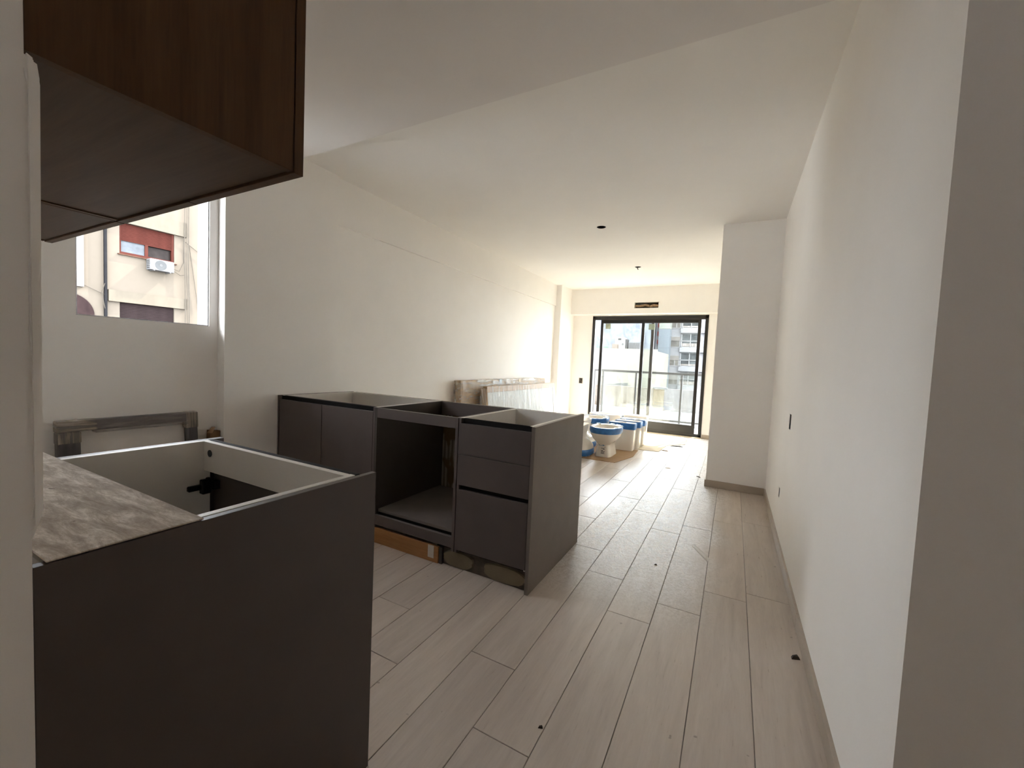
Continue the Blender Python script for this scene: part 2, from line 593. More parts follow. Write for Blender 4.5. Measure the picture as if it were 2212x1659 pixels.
# recessed electrical boxes
for (a, b, c, d), lab in zip(BOXES, ('dark tall recessed switch box in the right wall', 'dark small recessed socket box low on the right wall')):
    t = thing('wall_box', lab, 'wall box', (XR + 0.05, (a + b) / 2, c))
    MB().box(XR + 0.003, XR + 0.05, a - 0.004, a + 0.002, c - 0.004, d + 0.004).box(XR + 0.003, XR + 0.05, b - 0.002, b + 0.004, c - 0.004, d + 0.004) \
        .box(XR + 0.003, XR + 0.05, a, b, c - 0.004, c + 0.002).box(XR + 0.003, XR + 0.05, a, b, d - 0.002, d + 0.004).box(XR + 0.045, XR + 0.05, a, b, c, d) \
        .build('box_shell', CAVITY, t)
    MB().tube([(XR + 0.045, (a + b) / 2, d - 0.01), (XR + 0.02, (a + b) / 2 + 0.008, (c + d) / 2), (XR + 0.03, (a + b) / 2, c + 0.012)], 0.003, 6).build('wire', WIRE, t)
t = thing('wall_box', 'dark recessed switch box on the far wall left of the balcony door', 'wall box', (-2.66, Y_FAR, 0.82))
MB().holed(rect(-2.702, -2.622, 0.815, 0.93), [rect(-2.694, -2.630, 0.823, 0.922)], 'y', Y_FAR - 0.004, Y_FAR + 0.001).build('box_rim', PAPER, t)
MB().box(-2.694, -2.63, Y_FAR - 0.002, Y_FAR + 0.001, 0.823, 0.922).build('box_back', CAVITY, t)  # flat plate, the recess's shade painted in its dark colour
MB().tube([(-2.675, Y_FAR - 0.003, 0.90), (-2.66, Y_FAR - 0.008, 0.87), (-2.645, Y_FAR - 0.003, 0.84)], 0.004, 6).build('wire', plain('brown_wire', (0.2, 0.12, 0.06), 0.6), t)

# vent hole with pipe stubs
t = thing('vent_opening', 'rectangular open hole with pipe stubs above the balcony door', 'vent', (-1.457, Y_BAND, 2.252))
MB().box(-1.67, -1.245, Y_BAND + 0.10, Y_BAND + 0.12, 2.247, 2.361).build('cavity_back', plain('rough_hole_mortar', (0.06, 0.045, 0.03), 0.9, 0.5, 40), t)
MB().tube([(-1.66, 7.75, 2.30), (-1.58, 7.735, 2.29), (-1.48, 7.745, 2.31), (-1.42, 7.79, 2.30)], 0.022, 8).build('pipe', FOAM, t, smooth=True)
MB().tube([(-1.64, 7.76, 2.335), (-1.55, 7.745, 2.33), (-1.45, 7.77, 2.325)], 0.012, 8).build('pipe', WIRE, t, smooth=True)
MB().tube([(-1.26, 7.74, 2.285), (-1.34, 7.735, 2.30), (-1.40, 7.75, 2.28)], 0.024, 8).build('pipe', FOAM, t, smooth=True)

# ceiling lamp holes with loose wires
for (x, y, r), lab, drop in zip(LAMPS, ('round lamp hole in the ceiling nearer the kitchen', 'round lamp hole in the ceiling nearer the balcony door, wire hanging out'), (0.0, 0.05)):
    t = thing('ceiling_lamp_hole', lab, 'lamp hole', (x, y, H_CEIL))
    ring = [[(x + rr * math.cos(2 * PI * k / 20), y + rr * math.sin(2 * PI * k / 20), z) for k in range(20)] for rr, z in ((r - .0015, H_CEIL + 0.001), (r - .0015, H_CEIL + 0.10))]
    MB().loft(ring, False, True).build('can', CAVITY, t)
    MB().tube([(x + 0.01, y, H_CEIL + 0.09), (x - 0.02, y - 0.005, H_CEIL + 0.03 - drop * 0.4), (x + 0.008, y - 0.01, H_CEIL + 0.012 - drop)], 0.006, 6).build('wire', WIRE, t)
    MB().tube([(x + 0.02, y, H_CEIL + 0.09), (x + 0.024, y + 0.005, H_CEIL + 0.02 - drop * 0.5)], 0.005, 6).build('wire', WIRE, t)

# ------------------------------------------------------------------ balcony door
dr = thing('door_1', 'black aluminium sliding balcony door with two glass sashes', 'door', ((DX0 + DX1) / 2, 7.95, 0))
dr['kind'] = 'structure'
fy0, fy1 = 7.872, 7.985
fr = MB()
fr.box(DX0, DX0 + 0.052, fy0, fy1, 0.012, DZ1).box(DX1 - 0.052, DX1, fy0, fy1, 0.012, DZ1)
fr.box(DX0, DX1, fy0, fy1, DZ1 - 0.055, DZ1)
fr.box(DX0, DX1, fy0, fy1, 0.012, 0.045)
fr.build('frame', BLACK_METAL, dr, 0.002)
MB().box(DX0 + 0.05, DX1 - 0.05, fy0 + 0.006, fy0 + 0.016, 0.045, 0.062).box(DX0 + 0.05, DX1 - 0.05, fy0 + 0.052, fy0 + 0.060, 0.045, 0.062).build('bottom_track', BROWN_METAL, dr)
MB().box(DX0 + 0.05, DX1 - 0.05, fy0 - 0.004, fy0 + 0.004, DZ1 - 0.075, DZ1 - 0.052).build('top_track', BROWN_METAL, dr)


def sash(x0, x1, y, stile, bottom, m_):
    z0, z1, zt = 0.055, 2.07, 2.005
    s = MB().box(x0, x0 + stile, y, y + 0.036, z0, z1).box(x1 - stile, x1, y, y + 0.036, z0, z1)
    s.box(x0 + stile, x1 - stile, y, y + 0.036, zt, z1).box(x0 + stile, x1 - stile, y, y + 0.036, z0, bottom)
    so = s.build('sash', m_, dr, 0.002)
    MB().box(x0 + stile - 0.004, x1 - stile + 0.004, y + 0.016, y + 0.021, bottom - 0.004, zt + 0.004).build('pane', GLASS, so)
    return so


s_in = sash(-1.552, -0.548, 7.895, 0.052, 0.205, BLACK_METAL)
s_out = sash(-2.335, -1.335, 7.940, 0.052, 0.205, BLACK_METAL)
MB().box(-1.545, -1.505, 7.886, 7.896, 0.98, 1.10).build('handle', BROWN_METAL, s_in, 0.002)
MB().box(-2.245, -2.145, 7.952, 7.954, 1.90, 2.00).build('sticker', STICKER, s_out)
MB().box(-1.435, -1.325, 7.9335, 7.9395, 1.885, 1.99).build('sticker', STICKER, s_out)

# ------------------------------------------------------------------ island row of unfinished base cabinets
TOP, FY, BY = 0.858, 1.87, 2.575
T = 0.018


def carcass(t, x0, x1, mat_in, back=True, shelf=0.138, front=FY + 0.022):
    MB().box(x0, x0 + T, front, BY - 0.03, 0.10, TOP).build('side_panel', mat_in, t, 0.0008)
    MB().box(x1 - T, x1, front, BY - 0.03, 0.10, TOP).build('side_panel', mat_in, t, 0.0008)
    MB().box(x0 + T, x1 - T, front, BY - 0.04, shelf - T, shelf).build('bottom_panel', mat_in, t, 0.0008)
    if back:
        MB().box(x0 + T, x1 - T, BY - 0.058, BY - 0.04, TOP - 0.10, TOP).build('back_rail', mat_in, t, 0.0008)
        MB().box(x0 + T, x1 - T, BY - 0.032, BY - 0.026, 0.10, TOP - 0.10).build('back_panel', mat_in, t)


# two-door unit by the left wall
t = thing('base_cabinet', 'dark taupe two-door base cabinet without worktop against the left pier', 'cabinet', (-2.45, 2.2, 0))
carcass(t, -2.925, -1.958, CARCASS)
MB().box(-2.938, -2.926, FY - 0.005, BY - 0.03, 0.0, TOP + 0.002).build('filler_panel', TAUPE, t, 0.0008)
MB().box(-2.925, -1.974, FY + 0.0205, FY + 0.034, TOP - 0.055, TOP - 0.001).build('finger_channel', GROOVE, t)
MB().box(-2.922, -1.975, FY + 0.034, FY + 0.05, TOP - 0.018, TOP).build('front_rail', TAUPE, t)
for a, b in ((-2.922, -2.459), (-2.455, -1.974)):
    MB().box(a, b, FY, FY + 0.02, 0.118, 0.830).build('door', TAUPE, t, 0.001)
MB().box(-1.973, -1.958, FY + 0.002, FY + 0.022, 0.10, TOP).build('edge_strip', TAUPE, t)

# oven unit
t = thing('oven_cabinet', 'dark taupe open oven housing with empty niche in the middle of the row', 'cabinet', (-1.64, 2.2, 0))
OX0, OX1 = -1.955, -1.322
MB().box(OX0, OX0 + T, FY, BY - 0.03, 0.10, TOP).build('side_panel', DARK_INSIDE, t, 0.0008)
MB().box(OX1 - T, OX1, FY, BY - 0.03, 0.10, TOP).build('side_panel', TAUPE, t, 0.0008)
MB().box(OX0 + T, OX1 - T, FY + 0.0, FY + T, 0.797, TOP).build('top_fascia', TAUPE, t, 0.0008)
MB().box(OX0 + T, OX1 - T, FY + 0.03, BY - 0.05, 0.192, 0.21).build('shelf', plain('dusty_taupe_shelf', (0.125, 0.105, 0.092), 0.6, 0.15, 5), t, 0.0008)
MB().box(OX0 + T, OX1 - T, BY - 0.058, BY - 0.04, TOP - 0.10, TOP).build('back_rail', TAUPE, t, 0.0008)
MB().box(OX0 + T, OX1 - T, FY + 0.035, FY + 0.05, 0.118, 0.192).build('toe_recess', GROOVE, t)
MB().box(OX0 + 0.004, OX1 - 0.006, FY - 0.001, FY + 0.019, 0.120, 0.182).build('lower_front', TAUPE, t, 0.001)

# drawer unit with its full-height end panel
t = thing('drawer_cabinet', 'dark taupe three-drawer base cabinet with full end panel nearest the walkway', 'cabinet', (-1.1, 2.2, 0))
carcass(t, -1.32, -0.876, CARCASS)
MB().box(-1.318, -1.303, FY + 0.002, FY + 0.022, 0.10, TOP).build('edge_strip', TAUPE, t)
for a, b in ((0.6595, 0.830), (0.487, 0.6565), (0.118, 0.461)):
    MB().box(-1.315, -0.875, FY, FY + 0.02, a, b).build('drawer_front', TAUPE, t, 0.001)
MB().box(-1.302, -0.869, FY + 0.0205, FY + 0.036, TOP - 0.055, TOP - 0.001).build('finger_channel', GROOVE, t)
MB().box(-1.302, -0.869, FY + 0.0205, FY + 0.036, 0.44, 0.50).build('finger_channel', GROOVE, t)
MB().box(-0.868, -0.848, FY - 0.012, 2.615, 0.0, TOP + 0.003).build('end_panel', plain('taupe_end_panel_lit', (0.165, 0.140, 0.120), 0.38, 0.06, 8, spec=0.45), t, 0.001)  # lighter copy of the taupe melamine, the light on this panel painted in

# board that closes the back of the row, plinth under it
ib = tag(MB().box(-2.935, -0.87, BY - 0.022, BY + 0.012, 0.0, TOP - 0.004).build('backing_board', GLUE, bevel=0.001), 'board with combed adhesive closing the back of the cabinet row', 'board')
t = thing('masonry_plinth', 'low masonry plinth with beige adhesive dabs under the drawer cabinet', 'plinth', (-1.15, 1.95, 0))
MB().box(-1.46, -0.870, 1.898, 2.40, 0.0, 0.098).build('plinth_core', plain('dark_rough_mortar', (0.085, 0.068, 0.052), 0.9, 0.35, 18, bump=0.3), t)


def dab(x0, x1, z0, z1, seed):
    rnd = random.Random(seed)
    pts = []
    for k in range(22):
        a = 2 * PI * k / 22
        c, s_ = math.cos(a), math.sin(a)
        e = (abs(c) ** 3 + abs(s_) ** 3) ** (-1 / 3)
        j = 1 + rnd.uniform(-0.05, 0.05)
        pts.append(((x0 + x1) / 2 + c * e * (x1 - x0) / 2 * j, (z0 + z1) / 2 + s_ * e * (z1 - z0) / 2 * j))
    n = len(pts)
    return MB().loft([[(u, 1.8985, w) for u, w in pts], [((u - (x0 + x1) / 2) * .95 + (x0 + x1) / 2, 1.888, (w - (z0 + z1) / 2) * .9 + (z0 + z1) / 2) for u, w in pts]])


DAB = plain('beige_adhesive', (0.165, 0.130, 0.080), 0.85, 0.15, 8)
dab(-1.405, -1.20, 0.004, 0.096, 1).build('adhesive_dab', DAB, t)
dab(-1.135, -0.875, 0.004, 0.094, 2).build('adhesive_dab', DAB, t)
t = thing('wood_strip', 'orange wooden strip with white paper label under the oven housing', 'wood strip', (-1.7, 1.89, 0))
MB().box(-2.30, -1.432, 1.874, 1.888, 0.001, 0.099).build('strip', PINE, t, 0.0008)
MB().box(-1.505, -1.462, 1.8725, 1.8742, 0.024, 0.098).build('paper_label', PAPER, t)
tag(MB().box(-1.43, -1.408, 1.880, 1.93, 0.0, 0.098).build('support_block', DARK_INSIDE, bevel=0.001), 'small dark support block between wooden strip and plinth', 'block')

# ------------------------------------------------------------------ base cabinet in the foreground
t = thing('base_cabinet', 'open-topped foreground base cabinet with large dark taupe end panel', 'cabinet', (-1.2, 0.5, 0))
END = plain('taupe_end_panel_shaded', (0.084, 0.066, 0.058), 0.42, 0.06, 8, spec=0.45)  # darker copy of the taupe melamine, the foreground shade painted in
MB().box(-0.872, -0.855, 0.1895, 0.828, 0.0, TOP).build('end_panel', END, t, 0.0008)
MB().box(-0.892, -0.874, 0.215, 0.772, 0.10, TOP + 0.001).build('side_panel', CARCASS, t, 0.0008)
MB().box(-1.612, -1.594, 0.215, 0.772, 0.10, TOP + 0.001).build('side_panel', CARCASS, t, 0.0008)
MB().box(-1.640, -1.614, 0.215, 0.826, 0.0, TOP).build('filler_panel', TAUPE, t, 0.0008)
rail = MB().box(-1.594, -0.892, 0.752, 0.770, TOP - 0.10, TOP + 0.001).build('front_rail', CARCASS, t, 0.0008)
cyl = [[(-1.555 + 0.012 * math.cos(2 * PI * k / 12), yy, 0.822 + 0.012 * math.sin(2 * PI * k / 12)) for k in range(12)] for yy in (0.7500, 0.7522)]
MB().loft(cyl).build('screw_hole', CAVITY, rail)  # solid disc whose dark colour paints the hole's shade
MB().box(-1.612, -0.876, 0.7715, 0.789, TOP - 0.06, TOP + 0.0005).build('finger_channel', GROOVE, t)
MB().box(-1.60, -0.880, 0.789, 0.793, TOP - 0.022, TOP - 0.001).build('channel_lip', BROWN_METAL, t)
for a, b in ((-1.608, -1.246), (-1.242, -0.878)):
    MB().box(a, b, 0.790, 0.810, 0.118, 0.828).build('door', TAUPE, t, 0.001)
MB().box(-1.594, -0.892, 0.215, 0.772, 0.10, 0.118).build('bottom_panel', CARCASS, t)
MB().box(-1.594, -0.892, 0.206, 0.212, 0.10, TOP - 0.02).build('back_panel', CARCASS, t)
hg = MB().box(-1.594, -1.578, 0.70, 0.745, 0.694, 0.712).box(-1.594, -1.572, 0.738, 0.768, 0.678, 0.728).build('hinge', HINGE, t, 0.003)
MB().box(-1.590, -1.566, 0.768, 0.792, 0.688, 0.718).tube([(-1.576, 0.756, 0.728), (-1.576, 0.756, 0.735)], 0.007, 8).build('hinge_cup', HINGE, hg, 0.002)
MB().hexa([(-0.893, 0.40, 0.815), (-0.893, 0.43, 0.815), (-0.945, 0.41, 0.815), (-0.945, 0.40, 0.815)], [(-0.893, 0.40, 0.822), (-0.893, 0.43, 0.822), (-0.945, 0.41, 0.822), (-0.945, 0.40, 0.822)]).build('corner_brace', CARCASS, t)
wb = tag(MB().box(-2.05, -0.856, 0.2025, 0.405, TOP + 0.0015, TOP + 0.0045).build('worktop_board', BOARD, bevel=0.001), 'dusty smeared beige board lying on the foreground cabinet', 'board')

# ------------------------------------------------------------------ wall cabinets
ZU, ZT = 1.564, 2.32


def wall_unit(x0, x1, label, nd):
    t = thing('wall_cabinet', label, 'cabinet', ((x0 + x1) / 2, 0.39, ZU))
    y0, y1 = 0.1895, 0.569
    MB().box(x1 - T, x1, y0, y1, ZU + 0.0, ZT).build('end_panel', WALNUT_V, t, 0.0008)
    MB().box(x0, x0 + T, y0, y1, ZU + 0.0, ZT).build('end_panel', WALNUT_V, t, 0.0008)
    MB().box(x0 + T, x1 - T, y0, y1, ZU + 0.003, ZU + 0.021).build('bottom_panel', WALNUT_H, t, 0.0008)
    MB().box(x0 + T, x1 - T, y0, y1, ZT - 0.018, ZT).build('top_panel', WALNUT_H, t, 0.0008)
    MB().box(x0 + T, x1 - T, y0, y0 + 0.006, ZU + 0.021, ZT - 0.018).build('back_panel', WALNUT_H, t)
    w = (x1 - x0) / nd
    for k in range(nd):
        MB().box(x0 + k * w + 0.0015, x0 + (k + 1) * w - (0 if k == nd - 1 else 0.0015), y1 + 0.003, y1 + 0.024, ZU - 0.002, ZT).build('door', WALNUT_V, t, 0.001)


wall_unit(-1.733, -0.855, 'dark walnut wall cabinet with large end panel facing the walkway', 2)
wall_unit(-2.385, -1.737, 'dark walnut wall cabinet at the far end, beside the window', 1)

# ------------------------------------------------------------------ wrapped frame under the window, carton in the corner
t = thing('wrapped_window_frame', 'stretch-wrapped dark window frame leaning under the kitchen window', 'window frame', (-2.95, 1.06, 0))
tilt = 0.14


def lean(x, y, z):
    return (-2.962 - (z - 0.0) * 0.07 + x, y, z)


def lean_box(x0, x1, y0, y1, z0, z1):
    b = [lean(x0, y0, z0), lean(x1, y0, z0), lean(x1, y1, z0), lean(x0, y1, z0)]
    c = [lean(x0, y0, z1), lean(x1, y0, z1), lean(x1, y1, z1), lean(x0, y1, z1)]
    return MB().hexa(b, c)


FRAME_D = plain('dark_grey_window_profile', (0.075, 0.068, 0.072), 0.45, 0.5, 3, stretch=(2, 12, 2))
FRAME_H = plain('dark_grey_window_profile_streaky', (0.085, 0.076, 0.078), 0.45, 0.5, 3, stretch=(2, 2, 30))
fy_a, fy_b, fz = 0.745, 1.362, 0.775
lean_box(0, 0.05, fy_a, fy_b, fz - 0.055, fz).build('frame_bar', FRAME_H, t, 0.006)
lean_box(0, 0.05, fy_a, fy_b, 0.0, 0.055).build('frame_bar', FRAME_H, t, 0.006)
lean_box(0, 0.05, fy_a, fy_a + 0.085, 0.055, fz - 0.055).build('frame_bar', FRAME_D, t, 0.006)
lean_box(0, 0.05, fy_b - 0.055, fy_b, 0.055, fz - 0.055).build('frame_bar', FRAME_D, t, 0.006)
WRAP = film_material('beige_film_layers', 0.55, (1, 2, 18), 3, (0.42, 0.37, 0.31))
WRAP_V = film_material('beige_film_layers_upright', 0.55, (1, 20, 1.5), 3, (0.42, 0.37, 0.31))
lean_box(-0.001, 0.0525, fy_a - 0.002, fy_a + 0.150, fz - 0.056, fz + 0.002).build('corner_wrap', WRAP, t, 0.004)
lean_box(-0.001, 0.0525, fy_a - 0.002, fy_a + 0.087, fz - 0.115, fz - 0.056).build('corner_wrap', WRAP_V, t, 0.004)
lean_box(-0.001, 0.0525, fy_b - 0.062, fy_b + 0.002, fz - 0.095, fz + 0.002).build('corner_wrap', WRAP_V, t, 0.004)
lean_box(-0.002, 0.0535, fy_a + 0.14, fy_b - 0.05, fz - 0.070, fz + 0.001).build('film_band', FILM_F, t, 0.004)
t = thing('carton', 'brown folded carton standing in the corner by the pier', 'carton', (-2.99, 1.46, 0))
m = MB()
m.hexa([(-3.012, 1.415, 0.0), (-2.96, 1.415, 0.0), (-2.96, 1.492, 0.0), (-3.012, 1.492, 0.0)], [(-3.008, 1.435, 0.648), (-2.966, 1.435, 0.648), (-2.966, 1.495, 0.640), (-3.008, 1.495, 0.640)])
m.build('carton_body', plain('dark_brown_cardboard', (0.17, 0.10, 0.05), 0.9, 0.2, 9, spec=0.1), t)
MB().hexa([(-2.985, 1.425, 0.63), (-2.962, 1.425, 0.63), (-2.962, 1.445, 0.63), (-2.985, 1.445, 0.63)], [(-2.98, 1.45, 0.668), (-2.966, 1.45, 0.668), (-2.966, 1.466, 0.666), (-2.98, 1.466, 0.666)]).build('flap', CARDBOARD, t)

# ------------------------------------------------------------------ wrapped panels against the left wall


def slab(x_base, x_top, th, y0, y1, h):
    return MB().hexa([(x_base, y0, 0), (x_base + th, y0, 0), (x_base + th, y1, 0), (x_base, y1, 0)],
                     [(x_top, y0, h), (x_top + th, y0, h), (x_top + th, y1, h), (x_top, y1, h)])


def crumpled(x_base, x_top, th, y0, y1, h, amp, seed, nx=90, nz=22, end=0.0):
    """loose film sheet over front, top and near end of a leaning slab"""
    rnd = random.Random(seed)
    ph = [rnd.uniform(0, 6) for _ in range(12)]
    rings = []
    prof = [(1, k / nz) for k in range(nz + 1)] + [(0.66, 1.0), (0.33, 1.0), (0.0, 1.0)]
    for i in range(nx + 1):
        y = y0 + (y1 - y0) * i / nx
        row = []
        for (u, w) in prof:
            g = amp * (math.sin(y * 23 + ph[0] + 2 * w) * 0.5 + math.sin(y * 57 + ph[1] + 5 * w) * 0.35 + math.sin(y * 11 + w * 9 + ph[2]) * 0.5)
            x = x_base + (x_top - x_base) * w + u * th
            if w < 1.0 or u == 1:
                row.append((x + 0.004 + abs(g), y, h * w + (0.004 if w == 1 else 0)))
            else:
                row.append((x, y, h + 0.004 + abs(g) * 0.7))
        rings.append(row)
    m_ = MB()
    n = len(prof)
    vs = [p for r_ in rings for p in r_]
    fs = [(i * n + k, i * n + k + 1, (i + 1) * n + k + 1, (i + 1) * n + k) for i in range(nx) for k in range(n - 1)]
    return m_.add(vs, fs)


def end_film(x_base, x_top, th, y0, h, seed, out):
    rnd = random.Random(seed)
    vs, fs = [], []
    nu, nw = 10, 20
    for j in range(nw + 1):
        for i in range(nu + 1):
            u, w = i / nu, j / nw
            x = x_base + (x_top - x_base) * w + u * th * 1.1
            y = y0 - 0.006 - out * abs(math.sin(u * 7 + w * 3.1) * math.sin(w * 9 + u * 4)) - rnd.uniform(0, 0.008)
            vs.append((x, y, h * w))
    for j in range(nw):
        for i in range(nu):
            a = j * (nu + 1) + i
            fs.append((a, a + 1, a + nu + 2, a + nu + 1))
    return MB().add(vs, fs)


CARD_WRAP = plain('light_brown_carton', (0.42, 0.30, 0.19), 0.8, 0.22, 6, spec=0.2, stretch=(1, 3, 1))
t = thing('wrapped_panel', 'tall film-wrapped carton of panels leaning directly on the left wall', 'package', (-2.85, 5.3, 0))
slab(-2.90, -2.975, 0.085, 4.10, 6.63, 0.925).build('carton', CARD_WRAP, t, 0.006)
crumpled(-2.90, -2.975, 0.085, 4.09, 6.64, 0.927, 0.006, 3).build('film', FILM, t, smooth=True)
end_film(-2.90, -2.975, 0.095, 4.10, 0.925, 5, 0.06).build('loose_film', FILM, t, smooth=True)
MB().box(-2.978, -2.872, 5.02, 5.10, 0.926, 0.930).box(-2.888, -2.880, 5.02, 5.10, 0.86, 0.93).build('tape_strip', plain('grey_tape', (0.25, 0.27, 0.3), 0.4), t)
MB().box(-2.978, -2.872, 5.62, 5.68, 0.926, 0.930).box(-2.888, -2.880, 5.62, 5.68, 0.88, 0.93).build('tape_strip', plain('ochre_tape', (0.45, 0.30, 0.12), 0.4), t)
t = thing('wrapped_panel', 'lower film-wrapped white panel with wooden top edge, front of the leaning pair', 'package', (-2.72, 5.6, 0))
slab(-2.715, -2.80, 0.05, 4.48, 6.70, 0.845).build('panel', plain('white_panel_face', (0.42, 0.41, 0.385), 0.5, 0.08, 5), t, 0.004)
PAN = lambda w: -2.715 - 0.085 * w / 0.845
MB().hexa([(PAN(.775) + .012, 4.475, .775), (PAN(.775) + .056, 4.475, .775), (PAN(.775) + .056, 6.705, .775), (PAN(.775) + .012, 6.705, .775)],
          [(PAN(.85) + .0, 4.475, .85), (PAN(.85) + .056, 4.475, .85), (PAN(.85) + .056, 6.705, .85), (PAN(.85) + .0, 6.705, .85)]).build('wooden_edge', wood('pale_pine_edge', (0.34, 0.21, 0.11), (0.46, 0.31, 0.18), (8, 0.6, 8)), t, 0.002)
MB().hexa([(PAN(0) + .012, 6.63, 0), (PAN(0) + .056, 6.63, 0), (PAN(0) + .056, 6.705, 0), (PAN(0) + .012, 6.705, 0)],
          [(PAN(.775) + .012, 6.63, .775), (PAN(.775) + .056, 6.63, .775), (PAN(.775) + .056, 6.705, .775), (PAN(.775) + .012, 6.705, .775)]).build('side_edge', plain('grey_edge', (0.45, 0.42, 0.38), 0.6), t, 0.002)
MB().hexa([(PAN(0) - .01, 4.44, 0), (PAN(0) + .06, 4.44, 0), (PAN(0) + .06, 4.485, 0), (PAN(0) - .01, 4.485, 0)],
          [(PAN(.83) - .01, 4.44, .83), (PAN(.83) + .058, 4.44, .83), (PAN(.83) + .058, 4.485, .83), (PAN(.83) - .01, 4.485, .83)]).build('carton_end', CARDBOARD, t, 0.004)
crumpled(-2.715, -2.80, 0.056, 4.46, 6.72, 0.850, 0.005, 9).build('film', FILM_W, t, smooth=True)
end_film(-2.73, -2.815, 0.08, 4.44, 0.83, 8, 0.07).build('loose_film', FILM_W, t, smooth=True)

# ------------------------------------------------------------------ sanitary ware in blue tape


def oval(cx, cy, a, b, z, p=2.4, n=40, back=1.0):
    pts = []
    for k in range(n):
        an = 2 * PI * k / n
        c, s_ = math.cos(an), math.sin(an)
        x = math.copysign(abs(c) ** (2 / p), c) * a
        y = math.copysign(abs(s_) ** (2 / p), s_) * b * (back if s_ > 0 else 1)
        pts.append((cx + x, cy + y, z))
    return pts


PALE_FILM = plain('pale_blue_film', (0.42, 0.55, 0.68), 0.3)
SCRAP = plain('pale_film_scrap', (0.62, 0.62, 0.6), 0.3)


def make_toilet(name, label, taped=True):
    """bowl with open rim; front points to -y, floor centre at the origin"""
    t = thing(name, label, 'toilet', group='toilet bowls by the balcony door')
    body = [oval(0, 0.03, 0.108, 0.205, 0.0, 5), oval(0, 0.03, 0.105, 0.200, 0.03, 5), oval(0, 0.03, 0.094, 0.185, 0.10, 4),
            oval(0, 0.03, 0.092, 0.180, 0.155, 3.4), oval(0, 0.01, 0.112, 0.195, 0.185, 2.8), oval(0, 0.0, 0.158, 0.225, 0.225, 2.4),
            oval(0, 0.0, 0.186, 0.250, 0.27, 2.3), oval(0, 0.0, 0.198, 0.262, 0.32, 2.3), oval(0, 0.0, 0.202, 0.268, 0.365, 2.3),
            oval(0, 0.0, 0.197, 0.263, 0.380, 2.3), oval(0, 0.0, 0.170, 0.236, 0.384, 2.3), oval(0, -0.012, 0.150, 0.195, 0.380, 2.2),
            oval(0, -0.012, 0.140, 0.185, 0.355, 2.2), oval(0, -0.01, 0.120, 0.160, 0.26, 2.2), oval(0, 0.0, 0.06, 0.08, 0.17, 2.0)]
    MB().loft(body).build('bowl', PORCELAIN, t, smooth=True)
    if taped:
        tape = [oval(0, 0, 0.1985, 0.2625, 0.305, 2.3), oval(0, 0, 0.2030, 0.2670, 0.318, 2.3), oval(0, 0, 0.2055, 0.2715, 0.366, 2.3), oval(0, 0, 0.199, 0.265, 0.384, 2.3)]
        MB().loft(tape, False, False).build('tape_band', BLUE_TAPE, t, smooth=True)
        rnd = random.Random(4)
        for k in range(7):
            a = rnd.uniform(0, 2 * PI)
            px, py = 0.185 * math.cos(a), 0.25 * math.sin(a)
            MB().hexa([(px - .03, py - .02, .3845), (px + .03, py - .015, .3845), (px + .028, py + .02, .3845), (px - .025, py + .018, .3845)],
                      [(px - .03, py - .02, .387), (px + .03, py - .015, .391), (px + .028, py + .02, .387), (px - .025, py + .018, .389)]).build('tape_scrap', PALE_FILM, t)
    return t


t1 = make_toilet('toilet', 'upright white toilet with blue taped rim and printed sticker, nearest the kitchen')
t1.location = (-1.440, 5.42, 0.0065)


def front_y(x, z):
    """front of the pedestal at height z, following its rounded corners"""
    if z < 0.03:
        a, b, p = 0.108 - 0.1 * z, 0.205 - z / 6, 5
    elif z < 0.10:
        k = (z - 0.03) / 0.07
        a, b, p = 0.105 - 0.011 * k, 0.200 - 0.015 * k, 5 - k
    else:
        k = (z - 0.10) / 0.055
        a, b, p = 0.094 - 0.002 * k, 0.185 - 0.005 * k, 4 - 0.6 * k
    return 0.03 - b * (max(0.0, 1 - abs(x / a) ** p)) ** (1 / p) - 0.0012


pr = MB()


def mark(mb, x0, x1, z0, z1):
    mb.add([(x, front_y(x, z), z) for x, z in ((x0, z0), (x1, z0), (x1, z1), (x0, z1))], [(0, 1, 2, 3)])


rnd = random.Random(3)
for row in range(7):
    zz = 0.040 + row * 0.013
    xx = -0.012
    while xx < 0.034:
        wd = rnd.uniform(0.005, 0.014)
        if rnd.random() < (0.95 if row < 3 else 0.55):
            mark(pr, xx, min(xx + wd, 0.036), zz, zz + 0.0085)
        xx += wd + 0.003
po = pr.build('sticker_print', BLACK_PRINT, t1, local=True)
lg = MB()
ov = [(-0.012 + 0.040 * math.cos(2 * PI * k / 16), 0.148 + 0.0085 * math.sin(2 * PI * k / 16)) for k in range(16)]
lg.add([(x, front_y(x, z), z) for x, z in ov], [tuple(range(16))])
lg.build('sticker_logo', BLUE_PRINT, t1, local=True)

t2 = copy_tree(t1)
for c in list(t2.children):
    if c.name.startswith('sticker'):
        bpy.data.objects.remove(c)
t2['label'] = 'upright white toilet with blue taped rim, half hidden behind the cabinet end panel'
t2.location = (-1.85, 6.29, 0.0065)
t2.rotation_euler = (0, 0, 0.1)
t3 = copy_tree(t2)
t3['label'] = 'white toilet standing upside down on its blue taped rim beside the cabinet end panel'
t3.location = (-1.772, 5.27, 0.400)
t3.rotation_euler = (PI, 0, 0.0)
t4 = copy_tree(t2)
t4['label'] = 'white toilet turned upside down, left behind the stickered one'
t4.location = (-1.90, 5.80, 0.400)
t4.rotation_euler = (PI, 0, 0.0)
t5 = make_toilet('bidet', 'plain white bidet without tape behind the toilets, near the balcony door', False)
t5['category'] = 'bidet'
del t5['group']
t5.location = (-1.86, 6.88, 0.0065)
t5.rotation_euler = (0, 0, -1.2)


